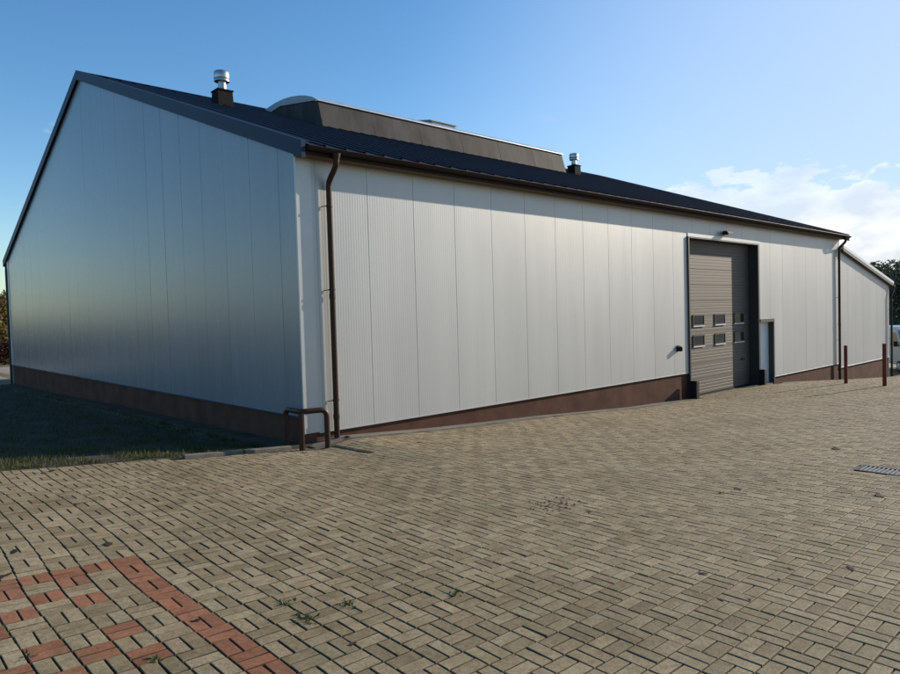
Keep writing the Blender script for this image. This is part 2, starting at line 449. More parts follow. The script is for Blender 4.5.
# ---------------------------------------------------------------- block paving
S = 0.21531; TH = 0.0069237; OX, OY = -4.38297, -4.66784
def build_paving():
    e1 = np.array([math.cos(TH), math.sin(TH)]); e2 = np.array([math.sin(TH), -math.cos(TH)])
    red_full = {-2: (0, 1, 3, 6, 8), -1: (0,), -3: (0, 2, 7), -4: (0, 1, 3, 6, 8), -5: (0, 2, 4, 7), -6: (0, 1, 3, 6)}
    U = np.arange(-24, 224); Vv = np.arange(-26, 48)
    uu, vv = [a.ravel() for a in np.meshgrid(U, Vv)]
    cx = OX + S * (uu * e1[0] + vv * e2[0]); cy = OY + S * (uu * e1[1] + vv * e2[1])
    edge = np.where(cx < -0.28, np.where(cx < -2.3, 0.0, -0.20), -0.42)
    dooryard = (cx > 13.95) & (cx < 18.75)
    edge = np.where(dooryard, 0.02, edge)
    edge = np.where(cx > 35.0, 0.3, edge)
    ok = (cx > PX0 + .1) & (cx < PX1 - .1) & (cy > PY0 + .1) & (cy < edge)
    # gully opening and slot of the drain channel
    ok &= ~((cx > 3.70) & (cx < 4.20) & (cy < -7.52) & (cy > -8.16))
    uu, vv, cx, cy = uu[ok], vv[ok], cx[ok], cy[ok]
    n = len(uu)
    header = ((uu + vv) % 2 != 0)                 # joint runs along v
    red = np.zeros(n, bool)
    red |= (uu == 0) & (vv >= 0)
    for u, vs in red_full.items():
        red |= (uu == u) & np.isin(vv, vs)
    VV, FF, AA = [], [], []
    for half in (-1, 1):
        gap = 0.0032 + rng.random(n) * 0.0018
        gapu = np.where(header, 0.0055, 0.0060)
        hl = S / 2 - gap * 0.75 - rng.random(n) * 0.001      # half length
        hw = S / 4 - gap * 1.0 - rng.random(n) * 0.0008     # half width
        lu = np.where(header, hw, hl); lv = np.where(header, hl, hw)
        du = np.where(header, half * S / 4, 0.0); dv = np.where(header, 0.0, half * S / 4)
        # the straight joints that run away from the viewer opened up and wander a little
        lu = lu - 0.0002
        bx = cx + du * e1[0] + dv * e2[0]; by = cy + du * e1[1] + dv * e2[1]
        bx = bx + (0.016 + 0.016 * sstep(-bx, 1.5, 3.5)) * np.sin(by * 1.3 + 0.9 * np.sin(bx * .35)) + 0.007 * np.sin(by * 3.1 + bx)
        by = by + 0.010 * np.sin(bx * 1.1 + 0.5 * np.sin(by * .5))
        ang = TH + rng.normal(0, 0.010, n)
        ca, sa = np.cos(ang), np.sin(ang)
        hz = rng.normal(0, 0.0011, n)
        tx = rng.normal(0, 0.010, n); ty = rng.normal(0, 0.010, n)
        ch = 0.0048
        layers = []
        for inset, drop in ((ch, 0.0), (0.0, -0.0040), (0.0, -0.030)):
            for sx, sy in ((-1, -1), (1, -1), (1, 1), (-1, 1)):
                ox = sx * (lu - inset); oy = sy * (lv - inset)
                x = bx + ox * ca - oy * sa; y = by + ox * sa + oy * ca
                layers.append((x, y, hz + tx * ox + ty * oy + drop))
        X = np.stack([l[0] for l in layers], 1); Y = np.stack([l[1] for l in layers], 1); D = np.stack([l[2] for l in layers], 1)
        Z = terrain(X, Y) + D
        VV.append(np.stack([X, Y, Z], 2).reshape(-1, 3))
        base = np.array([(0, 1, 2, 3)] + [(0 + i, 4 + i, 4 + (i + 1) % 4, (i + 1) % 4) for i in range(4)] + [(4 + i, 8 + i, 8 + (i + 1) % 4, 4 + (i + 1) % 4) for i in range(4)])
        k0 = sum(len(v) for v in VV[:-1])
        FF.append((base[None] + (k0 + 12 * np.arange(n))[:, None, None]).reshape(-1, 4))
        rnd = rng.random(n)
        hollow = rnd.copy()
        col = np.stack([hollow, red.astype(float), rng.random(n), np.ones(n)], 1)
        cc = np.repeat(col, 12, axis=0); cc[:, 2] = np.tile(np.repeat([0.0, 0.85, 1.0], 4), n)
        AA.append(cc)
    V = np.concatenate(VV).astype(np.float32); F = np.concatenate(FF).astype(np.int32); A = np.concatenate(AA).astype(np.float32)
    me = bpy.data.meshes.new('block_paving')
    me.vertices.add(len(V)); me.vertices.foreach_set('co', V.ravel())
    me.loops.add(F.size); me.loops.foreach_set('vertex_index', F.ravel())
    me.polygons.add(len(F)); me.polygons.foreach_set('loop_start', np.arange(0, F.size, 4, dtype=np.int32))
    me.polygons.foreach_set('loop_total', np.full(len(F), 4, dtype=np.int32))
    me.update(calc_edges=True); me.validate()
    me.polygons.foreach_set('use_smooth', [False] * len(me.polygons))
    at = me.attributes.new('brick', 'FLOAT_COLOR', 'POINT'); at.data.foreach_set('color', A.ravel())
    me.materials.append(M['paver'])
    o = bpy.data.objects.new('paving', me); COL.objects.link(o)
    o['kind'] = 'structure'
build_paving()

# ---------------------------------------------------------------- the hall
H = 5.0; W_ = 25.72; RY = 12.905; RZ = 9.936; XD0, XD1, ZD = 13.73, 18.83, 4.224
XE = 27.40                                            # far end of the long wall
SL = (RZ - 5.05) / (RY + 0.37)
def roof_z(y): return 5.05 + (y + 0.37) * SL if y <= RY else RZ - (y - RY) * SL
hall = empty('storage_hall', (12, 0, -0.8), 'long silver panelled hall with dark pitched roof and large sectional door', 'building')

def panel_profile(x0, x1, joints, depth, pitch=0.0565, jw=0.005, jd=0.006):
    """list of (x, y) along the face: shallow micro ribs and a groove at each joint"""
    pts = []
    x = x0
    js = [j for j in joints if x0 + 0.03 < j < x1 - 0.03]
    edges = [x0] + js + [x1]
    for k in range(len(edges) - 1):
        a, b = edges[k], edges[k + 1]
        a2 = a + (jw if k else 0); b2 = b - (jw if k < len(edges) - 2 else 0)
        pts.append((a2, 0.0, k))
        if depth > 0:
            n = max(1, int(round((b2 - a2) / pitch))); p = (b2 - a2) / n
            for i in range(n):
                s = a2 + i * p
                if i: pts.append((s, 0.0, k))
                pts += [(s + p * 0.44, 0.0, k), (s + p * 0.54, depth, k), (s + p * 0.90, depth, k)]
        pts.append((b2, 0.0, k))
        if k < len(edges) - 2:
            pts.append((b - jw * .4, jd, k)); pts.append((b + jw * .4, jd, k))
    return pts

def wall_strip(x0, x1, z0, z1, joints, depth=0.0006, y0=0.0):
    mb = MB(); vals = []
    pts = panel_profile(x0, x1, joints, depth)
    for x, y, k in pts:
        mb.v += [(x, y0 + y, z0), (x, y0 + y, z1)]
        r = ((k * 37 + int(x0 * 10)) % 17) / 16.0
        vals += [r, r]
    for i in range(len(pts) - 1):
        mb.f.append((2 * i, 2 * i + 2, 2 * i + 3, 2 * i + 1))
    return mb, vals

JF = [0.39 + 1.13 * k for k in range(12)] + [12.86 + 1.17 * k for k in range(1, 13)]
def add_wall(*a, **k):
    mb, vals = wall_strip(*a, **k)
    o = part(mb, 'wall_panelling', M['silver'], hall)
    setattr_float(o, 'panel', vals)
    return o
SOF = 4.865
H2 = -0.6713
mbs = []
def merge(ms):
    r = MB(); vals = []
    for mb, v in ms:
        k = len(r.v); r.v += mb.v; r.f += [tuple(k + i for i in f) for f in mb.f]; vals += v
    return r, vals
PD0, PD1, PDZ = 18.96, 20.12, 1.47
fr, fv = merge([
    wall_strip(0.30, XD0, 0.0, SOF, JF),
    wall_strip(XD0, XD1, ZD, SOF, JF),
    wall_strip(XD1, PD0, PDZ, SOF, JF),
    wall_strip(PD0, PD1, PDZ, SOF, JF),
    wall_strip(PD1, XE - 0.16, H2, SOF, JF)])
o = part(fr, 'front_wall', M['silver'], hall); setattr_float(o, 'panel', fv)
# drip edge under the panels
mb = MB()
mb.box(0.30, XD0 - 0.05, -0.012, 0.05, -0.022, 0.0); mb.box(PD1, XE - 0.16, -0.012, 0.05, H2 - 0.022, H2)
part(mb, 'drip_edge', M['trim'], hall)
# corner trims (flat angle)
mb = MB()
mb.prism([(-0.006, -0.006, 0.0), (0.30, -0.006, 0.0), (0.30, 0.004, 0.0), (0.004, 0.004, 0.0), (0.004, 0.035, 0.0), (-0.006, 0.035, 0.0)], (0, 0, 4.865))
part(mb, 'corner_trim', M['trim'], hall)
mb = MB(); mb.box(XE - 0.16, XE, -0.006, 0.02, H2, SOF)
part(mb, 'corner_trim', M['trim'], hall)

# gable wall facing the lawn
GZ0 = 0.2953
JG = [0.62 + 1.13 * k for k in range(23)]
def gable(xp, sign, name, mat, z0, ya=0.036, yb=W_):
    mb = MB(); vals = []
    pts = panel_profile(ya, yb, JG + [RY + 1e-4], 0.0003)
    tilt = {k: (rng.normal(0, 0.0016), rng.normal(0, 0.0010)) for k in range(60)}
    for y, d, k in pts:
        zt = min(roof_z(y) - 0.10, 9.86)
        a, b2 = tilt[k]
        for z in (z0, zt):
            off = d + 0.004 + a * ((y - 0.62) % 1.13 - .56) + b2 * (z - 4) * .4
            mb.v.append((xp + sign * off, y, z))
        r = ((k * 29 + 5) % 13) / 12.0
        vals += [r, r]
    for i in range(len(pts) - 1):
        mb.f.append((2 * i, 2 * i + 1, 2 * i + 3, 2 * i + 2) if sign > 0 else (2 * i, 2 * i + 2, 2 * i + 3, 2 * i + 1))
    o = part(mb, name, mat, hall); setattr_float(o, 'panel', vals)
gable(0.0, 1, 'gable_wall', M['silver_shaded'], GZ0)
gable(XE, -1, 'gable_wall', M['silver'], -2.6, ya=0.02)
mb, v = wall_strip(0.0, XE, -1.2, 4.95, JF); mb.v = [(x, W_ + 0.0 - (y), z) for x, y, z in mb.v]
o = part(mb, 'rear_wall', M['silver'], hall); setattr_float(o, 'panel', v)
mb = MB(); mb.box(-0.008, 0.02, W_ - 0.30, W_ + 0.006, GZ0, 5.0)
part(mb, 'corner_trim', M['trim'], hall)
mb = MB(); mb.box(-0.010, 0.004, 0.04, W_ - .30, GZ0 - 0.03, GZ0)
part(mb, 'drip_edge', M['barge'], hall)

# plinth (rendered base, set back under the panels)
mb = MB()
mb.box(0.05, XD0 - 0.02, 0.045, 0.30, -1.6, -0.0)
mb.box(PD1 + 0.02, XE - 0.05, 0.045, 0.30, -2.4, H2)
mb.box(0.05, 0.30, 0.302, W_ - 0.05, -1.3, GZ0)
mb.box(XD1 + .02, PD0 - .02, 0.03, 0.30, -1.6, PDZ)
part(mb, 'plinth', M['plinth'], hall)

# roof
def roof_sheet(mb, x0, x1, ya, yb, pitch=0.42):
    prof = []
    n = int((x1 - x0) / pitch); p = (x1 - x0) / n
    for i in range(n):
        s = x0 + i * p
        prof += [(s, 0.030), (s + 0.05, 0.030), (s + 0.075, 0.0), (s + p - 0.025, 0.0)]
    prof.append((x1, 0.030))
    k = len(mb.v)
    nrm = Vector((0, -SL, 1)).normalized() if yb > ya else Vector((0, SL, 1)).normalized()
    for x, h in prof:
        for y in (ya, yb):
            z = roof_z(y)
            mb.v.append((x, y + nrm.y * (h - 0.03), z + nrm.z * (h - 0.03)))
    for i in range(len(prof) - 1):
        a = k + 2 * i
        mb.f.append((a, a + 2, a + 3, a + 1) if yb > ya else (a, a + 1, a + 3, a + 2))
RX0, RX1 = -0.07, XE + 0.14
mb = MB()
roof_sheet(mb, RX0, RX1, -0.36, RY)
roof_sheet(mb, RX0, RX1, 2 * RY + 0.36, RY)
roof = part(mb, 'roof', M['roof'], hall)
mb = MB()   # insulated core under the sheet
for a, b2 in ((-0.27, RY), (2 * RY + 0.27, RY)):
    mb.prism([(RX0 + .02, a, roof_z(a) - 0.045), (RX0 + .02, b2, roof_z(b2) - 0.045), (RX0 + .02, b2, roof_z(b2) - 0.14), (RX0 + .02, a, roof_z(a) - 0.14)], (RX1 - RX0 - .04, 0, 0))
part(mb, 'roof_core', M['dark'], hall)
mb = MB()
mb.prism([(RX0, RY - 0.22, roof_z(RY - 0.22) + 0.006), (RX0, RY, RZ + 0.02), (RX0, RY + 0.22, roof_z(RY + .22) + 0.006), (RX0, RY, RZ - 0.04)], (RX1 - RX0, 0, 0))
part(mb, 'ridge_cap', M['roof'], hall)
# verge flashings on both gables
def barge(x, dx, mat=M['barge']):
    mb = MB()
    for ya, yb in ((-0.37, RY), (2 * RY + 0.37, RY)):
        za, zb = roof_z(ya), roof_z(yb)
        mb.prism([(x, ya, za + 0.012), (x, yb, zb + 0.012), (x, yb, zb - 0.27), (x, ya, za - 0.27)], (dx, 0, 0))
        mb.prism([(x, ya, za + 0.022), (x, yb, zb + 0.022), (x, yb, zb + 0.012), (x, ya, za + 0.012)], (0.16 if dx > 0 else -0.16, 0, 0))
    return part(mb, 'bargeboard', mat, hall)
barge(-0.085, 0.078)
barge(XE + 0.155, -0.10)
# eaves: soffit, fascia, gutter
mb = MB()
mb.box(-0.0, XE + 0.05, -0.285, 0.02, SOF, SOF + 0.022)
for k in range(int(XE / 0.9)):
    pass
part(mb, 'soffit', M['soffit'], hall)
mb = MB(); mb.box(0.0, XE + 0.1, -0.30, -0.286, SOF - 0.01, 5.035)
part(mb, 'fascia', M['gutter'], hall)
def gutter(x0, x1, yc, zc, r, parent):
    mb = MB(); n = 12; prof = []
    for i in range(n + 1):
        an = math.pi + math.pi * i / n
        prof.append((yc + r * math.cos(an), zc + r * math.sin(an)))
    for i in range(n + 1):
        an = 2 * math.pi - math.pi * i / n
        prof.append((yc + (r - .006) * math.cos(an), zc + (r - .006) * math.sin(an)))
    mb.prism([(x0, y, z) for y, z in prof], (x1 - x0, 0, 0))
    mb.tube([(x0, yc - r - .002, zc + 0.002), (x1, yc - r - .002, zc + 0.002)], 0.011, 8)     # rolled front lip
    for xe in (x0, x1):                                                                        # end caps
        mb.prism([(xe - .004, yc + r * math.cos(math.pi + math.pi * i / n), zc + r * math.sin(math.pi + math.pi * i / n)) for i in range(n + 1)], (0.008, 0, 0))
    return part(mb, 'gutter', M['gutter'], parent, smooth=True)
gutter(0.02, XE + 0.17, -0.372, 4.985, 0.066, hall)

def downpipe(x, ytop, ztop, ywall, zbot, parent, r=0.052, mat=M['brown'], kick=True, brackets=(4.05, 2.55, 0.55)):
    mb = MB()
    pts = [(x, ytop, ztop), (x, ytop, ztop - 0.13), (x, ytop + .02, ztop - 0.20), (x, ytop + .08, ztop - 0.27), (x, ywall - .08, ztop - 0.38), (x, ywall - .02, ztop - 0.45), (x, ywall, ztop - 0.53)]
    pts += [(x, ywall, zbot + 0.16)]
    mb.tube(pts + [(x, ywall, zbot)], r, 16)
    mb.lathe((x, ytop, ztop - .05), [(r + .028, 0.05), (r + .022, 0.02), (r + .006, -0.05)], 16)
    for z in (zbot + 0.42, zbot + 2.6):
        mb.lathe((x, ywall, z), [(r + .001, -.05), (r + .007, -.045), (r + .007, .045), (r + .001, .05)], 16)
    o = part(mb, 'downpipe', mat, parent, smooth=True)
    for z in brackets:
        b = MB()
        b.lathe((x, ywall, z), [(r + .002, -.018), (r + .009, -.016), (r + .009, .016), (r + .002, .018)], 16)
        b.tube([(x - r, ywall, z), (x - r - .06, ywall + .035, z - .01), (x - r - .07, -0.004, z - .015)], 0.008, 8)
        w = parent.location
        ob = b.build('bracket', mat, None); ob.data.transform(Matrix.Translation(-w)); ob.parent = o
    return o
downpipe(0.61, -0.372, 4.93, -0.095, tz(.61, -.1) - 0.02, hall)
downpipe(27.05, -0.372, 4.93, -0.095, tz(27.05, -.1) - 0.02, hall, brackets=(4.0, 2.3, 0.4))
# light grey rain pipe at the far corner of the gable
mb = MB(); mb.tube([(0.02, W_ + 0.30, 4.9), (-0.02, W_ + 0.12, 4.5), (-0.02, W_ + 0.12, -0.65)], 0.055, 12)
part(mb, 'downpipe', M['curb'], hall, smooth=True)

# ---- sectional door
DY = 0.34
ZB = -0.93
mb = MB()
xa, xb = XD0 + 0.02, XD1 - 0.02
zs = []; z = -0.84
prof = []
secs = 10; sh = (ZD + 0.10 + 0.84) / secs
for s in range(secs):
    z0 = -0.84 + s * sh
    prof += [(z0 + 0.004, 0.010), (z0 + 0.010, 0.0)]
    nr = 5
    for i in range(1, nr):
        zz = z0 + sh * i / nr
        prof += [(zz - 0.012, 0.0), (zz - 0.006, 0.006), (zz + 0.006, 0.006), (zz + 0.012, 0.0)]
    prof += [(z0 + sh - 0.010, 0.0), (z0 + sh - 0.004, 0.010)]
for zz, d in prof:
    mb.v += [(xa, DY + d, zz), (xb, DY + d, zz)]
for i in range(len(prof) - 1):
    mb.f.append((2 * i, 2 * i + 1, 2 * i + 3, 2 * i + 2))
door = part(mb, 'overhead_door', M['door'], hall)
def sub(mb, name, mat, parent, **kw):
    o = mb.build(name, mat, None, **kw); o.data.transform(Matrix.Translation(-hall.location)); o.parent = parent; return o
WINX = [(14.60, 15.4), (16.11, 17.00), (17.58, 18.46)]
for (z0, z1) in ((1.43, 1.79), (0.76, 1.12)):
    for (a, b2) in WINX:
        a, b2 = a, a + 0.76
        w = MB()
        t = 0.035
        w.box(a, b2, DY - 0.028, DY + 0.004, z1 - t, z1); w.box(a, b2, DY - 0.028, DY + 0.004, z0, z0 + t)
        w.box(a, a + t, DY - 0.028, DY + 0.004, z0 + t, z1 - t); w.box(b2 - t, b2, DY - 0.028, DY + 0.004, z0 + t, z1 - t)
        wf = sub(w, 'window', M['dark'], door)
        # pane is part of the window's own mesh: second material
        me = wf.data; me.materials.append(M['pane']); me.materials.append(M['white'])
        k = len(me.vertices)
        me2 = MB(); me2.box(a + t, b2 - t, DY - 0.012, DY + 0.003, z0 + t, z1 - t)
        me2.box(a, b2, DY - 0.040, DY + 0.002, z0 - 0.035, z0 - 0.002)
        bmv = [tuple(v.co) for v in me.vertices]; bmf = [tuple(p.vertices) for p in me.polygons]
        off = hall.location
        bmv2 = [(x - off.x, y - off.y, zc - off.z) for x, y, zc in me2.v]
        me.clear_geometry()
        me.from_pydata(bmv + bmv2, [], bmf + [tuple(k + i for i in f) for f in me2.f])
        me.polygons.foreach_set('material_index', [0] * len(bmf) + [1] * 6 + [2] * 6); me.update()
sb = MB(); sb.box(xa, xb, DY - 0.015, DY + 0.02, -0.90, -0.845)
sub(sb, 'bottom_seal', M['black'], door)
hd = MB(); hd.box(18.1, 18.26, DY - 0.05, DY + .005, 0.10, 0.14); 
sub(hd, 'handle', M['black'], door)
# door reveal and surround
mb = MB()
mb.box(XD0 - 0.06, XD0, -0.055, DY + 0.06, -1.5, ZD + 0.03)              # left jamb angle
mb.box(XD1, XD1 + 0.11, -0.012, DY + 0.06, -1.5, ZD + 0.0)                 # right jamb
mb.box(XD0, XD1, 0.012, DY + 0.06, ZD, ZD + 0.09)                          # head (underside)
part(mb, 'door_reveal', M['reveal'], hall)
mb = MB(); mb.box(XD0 - 0.02, XD1 + 0.15, -0.018, -0.002, ZD + 0.032, ZD + 0.135)
part(mb, 'lintel_flashing', M['trim'], hall)
mb = MB(); mb.box(XD0, XD1, -0.03, DY + 0.2, -1.3, -0.893)
part(mb, 'threshold', M['concrete'], hall)

# ---- small personnel door in its own recess
mb = MB()
pz0 = tz(19.5, -.05) - 0.01
mb.box(PD0 - 0.018, PD0 + 0.03, 0.002, 0.46, -1.5, PDZ - .06)
mb.box(PD1 - 0.03, PD1 + 0.05, -0.030, 0.46, -1.5, PDZ + 0.06)
mb.box(PD0 - 0.018, PD1 - 0.03, -0.030, 0.46, PDZ - 0.058, PDZ + 0.06)
part(mb, 'side_door_frame', M['reveal'], hall)
mb = MB(); mb.box(PD0 + 0.03, PD1 - 0.03, 0.17, 0.22, pz0, PDZ - 0.06)
sd = part(mb, 'side_door', M['white'], hall)
hb = MB(); hb.tube([(19.15, 0.17, 0.2), (19.15, 0.11, 0.2), (19.28, 0.11, 0.2)], 0.012, 8)
sub(hb, 'handle', M['dark'], sd)
mb = MB(); mb.box(PD0 + .03, PD1 - 0.03, 0.0, 0.46, -1.4, pz0 + 0.012)
part(mb, 'threshold', M['concrete'], hall)

# ---- floodlight over the door and wall socket
mb = MB()
mb.prism([(15.98, -0.22, 4.40), (15.98, -0.08, 4.46), (15.98, -0.08, 4.56), (15.98, -0.20, 4.54), (15.98, -0.25, 4.46)], (0.40, 0, 0))
mb.box(16.12, 16.24, -0.08, 0.0, 4.44, 4.56)
fl = part(mb, 'floodlight', M['black'], hall, bevel=0.012)
gl = MB(); gl.quad((16.01, -0.224, 4.398), (16.35, -0.224, 4.398), (16.35, -0.248, 4.448), (16.01, -0.248, 4.448))
sub(gl, 'lens', M['lampglass'], fl)
mb = MB(); mb.box(12.93, 13.06, -0.05, 0.0, 0.70, 0.88); mb.lathe((12.995, -0.10, 0.78), [(0.045, -0.075), (0.062, -0.05), (0.062, 0.05), (0.03, 0.075)], 14)
part(mb, 'wall_socket', M['black'], hall, smooth=True)

# ---- roof light (long low dome on an upstand)
YB = 8.0; SX0, SX1 = 5.70, 18.15
def zc_(y): return roof_z(y)
endp = [(YB, zc_(YB) - .03), (YB + 0.24, 8.95), (10.6, 9.39), (11.35, zc_(11.35) - .02)]
mb = MB()
mb.prism([(SX0, y, z) for y, z in endp], (SX1 - SX0, 0, 0))
for k in range(1, 6):
    x = SX0 + 2.07 * k
    mb.prism([(x, YB - .003, zc_(YB) - .02), (x, YB + .237, 8.947), (x, YB + .26, 8.945), (x, YB + .03, zc_(YB))], (0.09 if k % 2 else .05, 0, 0))
sky = part(mb, 'skylight', M['curb'], hall)
arc = [(8.20, 8.97), (8.55, 9.16), (8.95, 9.30), (9.35, 9.40), (9.85, 9.49), (10.35, 9.54), (10.9, 9.55), (11.4, 9.52), (11.9, 9.45), (12.25, 9.38)]
dm = MB(); n = len(arc)
inner = [(y, z - 0.05) for y, z in arc]
dm.prism([(SX0 - 0.03, y, z) for y, z in arc] + [(SX0 - 0.03, 12.0, 9.25), (SX0 - .03, 10.6, 9.36)], (SX1 - SX0 + 0.06, 0, 0))
for k in range(1, 12):
    x = SX0 + 1.035 * k
    dm.prism([(x, y, z + 0.006) for y, z in arc] + [(x, y, z - 0.02) for y, z in arc[::-1]], (0.05, 0, 0))
sub(dm, 'dome', M['dome'], sky)
rim = MB(); rim.box(SX0 - .05, SX1 + .05, YB + 0.19, YB + 0.30, 8.95, 8.985)
sub(rim, 'rim', M['zinc'], sky)
fp = MB(); fp.prism([(11.0, 8.75, 9.22), (11.0, 9.9, 9.50), (11.0, 9.9, 9.58), (11.0, 8.75, 9.33)], (1.2, 0, 0)); fp.prism([(10.9, 8.7, 9.33), (10.9, 9.95, 9.58), (10.9, 9.95, 9.61), (10.9, 8.7, 9.36)], (1.4, 0, 0))
sub(fp, 'vent_flap', M['dome'], sky)
af = MB(); af.prism([(SX1 + .02, 8.6, zc_(8.6)), (SX1 + .02, 9.2, 9.12), (SX1 + .02, 9.8, 9.12), (SX1 + .02, 9.9, zc_(9.9))], (0.5, 0, 0))
sub(af, 'end_flashing', M['ventbase'], sky)

# ---- two roof vents
def vent(x, y, s=1.0):
    b = MB(); z = roof_z(y)
    w = 0.245 * s
    zt = z + w * SL + 0.26 * s
    k = len(b.v)
    lo = [(x - w, y - w), (x + w, y - w), (x + w, y + w), (x - w, y + w)]
    poly = [(px, py, roof_z(py) - .03) for px, py in lo] + [(x + (px - x) * .92, y + (py - y) * .92, zt) for px, py in lo]
    b.v += poly
    for q in ((0, 3, 2, 1), (4, 5, 6, 7), (0, 1, 5, 4), (1, 2, 6, 5), (2, 3, 7, 6), (3, 0, 4, 7)): b.f.append(tuple(k + i for i in q))
    b.box(x - w * 1.03, x + w * 1.03, y - w * 1.03, y + w * 1.03, zt, zt + 0.035)
    o = part(b, 'roof_vent', M['ventbase'], hall)
    p = MB(); p.lathe((x, y, zt + .035), [(0.20 * s, 0.0), (0.125 * s, 0.06), (0.115 * s, 0.36 * s)], 20)
    sub(p, 'pipe', M['zinc'], o, smooth=True)
    c = MB(); c.lathe((x, y, zt + .035 + 0.28 * s), [(0.16 * s, 0.0), (0.225 * s, 0.0), (0.225 * s, 0.05), (0.218 * s, 0.06), (0.225 * s, 0.07), (0.225 * s, 0.27 * s), (0.20 * s, 0.30 * s), (0.0001, 0.325 * s)], 28)
    sub(c, 'cap', M['zinc'], o, smooth=True)
vent(2.98, 9.25)
vent(19.45, 8.55, 0.92)

# ---------------------------------------------------------------- annex with a lean-to roof
AX0, AX1 = XE + 0.02, 34.85
annex = empty('annex', (31, 0, -1.7), 'low silver panelled annex with a mono pitch roof at the far end of the hall', 'building')
def atop(x): return 4.42 + (x - AX0) * (2.92 - 4.42) / (AX1 - AX0)
mb = MB(); vals = []
pts = panel_profile(AX0, AX1, [AX0 + 1.07 * k for k in range(1, 7)], 0.0012)
for x, y, k in pts:
    mb.v += [(x, y, -0.86), (x, y, atop(x))]; r = ((k * 5) % 7) / 6; vals += [r, r]
for i in range(len(pts) - 1): mb.f.append((2 * i, 2 * i + 2, 2 * i + 3, 2 * i + 1))
o = part(mb, 'front_wall', M['silver'], annex); setattr_float(o, 'panel', vals)
mb = MB(); mb.box(AX1 - 0.06, AX1 + .002, 0.02, 16.0, -2.5, 2.9); mb.box(AX0, AX1, 15.9, 16.0, -2.5, 2.9)
mb.prism([(AX0, 15.9, 2.9), (AX1, 15.9, 2.9), (AX0, 15.9, 4.42)], (0, 0.1, 0))
part(mb, 'side_wall', M['trim'], annex)
mb = MB(); mb.box(AX0, AX1 - 0.05, 0.045, 0.3, -3.0, -0.86)
part(mb, 'plinth', M['plinth'], annex)
mb = MB(); mb.box(AX0, AX1, -0.020, 0.05, -0.895, -0.86)
part(mb, 'drip_edge', M['white'], annex)
ov = 0.22
mb = MB(); mb.prism([(AX0 - .02, -0.16, atop(AX0) + 0.02), (AX1 + ov, -0.16, atop(AX1 + ov) + 0.02), (AX1 + ov, -0.16, atop(AX1 + ov) + 0.16), (AX0 - .02, -0.16, atop(AX0) + 0.16)], (0, 16.3, 0))
part(mb, 'roof', M['trim'], annex)
mb = MB(); mb.prism([(AX0 - .02, -0.175, atop(AX0) + 0.065), (AX1 + ov, -0.175, atop(AX1 + ov) + 0.065), (AX1 + ov, -0.175, atop(AX1 + ov) + 0.20), (AX0 - .02, -0.175, atop(AX0) + 0.20)], (0, 0.013, 0))
part(mb, 'verge_trim', M['white'], annex)
mb = MB(); mb.prism([(AX0 - .02, -0.17, atop(AX0) - 0.055), (AX1 + ov - .02, -0.17, atop(AX1 + ov) - 0.055), (AX1 + ov - .02, -0.17, atop(AX1 + ov) + 0.018), (AX0 - .02, -0.17, atop(AX0) + 0.018)], (0, 0.166, 0))
part(mb, 'verge_soffit', M['dark'], annex)
mb = MB(); mb.tube([(AX1 + ov + .05, -0.2, 2.85), (AX1 + ov + .05, 16.1, 2.85)], 0.07, 12)
part(mb, 'gutter', M['gutter'], annex, smooth=True)
mb = MB(); mb.tube([(AX1 + ov + .05, -0.14, 2.85), (AX1 + ov + .02, -0.14, 2.62), (AX1 - .02, -0.12, 2.35), (AX1 - .02, -0.12, -2.05)], 0.05, 12)
for z in (1.6, 0.1): mb.tube([(AX1 - .06, -.12, z), (AX1 - .14, -.02, z)], .01, 8)
part(mb, 'downpipe', M['brown'], annex, smooth=True)

# ---------------------------------------------------------------- footing strips, kerb
def ribbon(name, pts_in, pts_out, h, mat, jit=0.0):
    """low concrete strip between two polylines on the terrain"""
    mb = MB(); n = len(pts_in)
    for (a, b2) in zip(pts_in, pts_out):
        za, zb = tz(*a), tz(*b2); j = random.uniform(-jit, jit)
        mb.v += [(a[0], a[1], za + h), (b2[0], b2[1] + j, zb + h + j * .2), (b2[0], b2[1] + j, zb - .2), (a[0], a[1], za - .2)]
    for i in range(n - 1):
        k = 4 * i
        for q in ((0, 1, 5, 4), (1, 2, 6, 5), (3, 0, 4, 7)): mb.f.append(tuple(k + t for t in q))
    mb.f.append((0, 3, 2, 1)); e = 4 * (n - 1); mb.f.append((e, e + 1, e + 2, e + 3))
    o = mb.build(name, mat); o['kind'] = 'structure'; return o
xs = np.arange(0.02, XD0 - .03, 0.33)
ribbon('footing', [(x, 0.06) for x in xs], [(x, -0.28) for x in xs], 0.012, M['concrete'], 0.02)
xs = np.arange(PD1 + .06, 34.8, 0.45)
ribbon('footing', [(x, 0.06) for x in xs], [(x, -0.30) for x in xs], 0.012, M['concrete'], 0.02)
ys = np.arange(-0.1, W_ + .5, 0.4)
o = ribbon('footing', [(0.10, y) for y in ys], [(-0.44, y) for y in ys], 0.02, M['dirty_shaded_concrete'], 0.0)
for v in o.data.vertices:
    if v.co.x < -0.3: v.co.x += random.uniform(-.05, .05)
def kerb(x0, x1, yc, label):
    e = MB(); za, zb = tz(x0, yc), tz(x1, yc); h = 0.055
    e.prism([(x0, yc - .05, za - .15), (x0, yc + .05, za - .15), (x0, yc + .05, za + h - .012), (x0, yc + .035, za + h), (x0, yc - .035, za + h), (x0, yc - .05, za + h - .012)], (x1 - x0, 0, zb - za))
    c = (x0 / 2 + x1 / 2, yc, za / 2 + zb / 2)
    o = e.build('kerb_stone', M['kerb'], loc=c, bevel=0.006)
    tag(o, label, 'kerb', 'concrete kerb stones along the lawn')
kerb(-1.20, -0.36, -0.12, 'concrete kerb stone next to the brown corner rail')
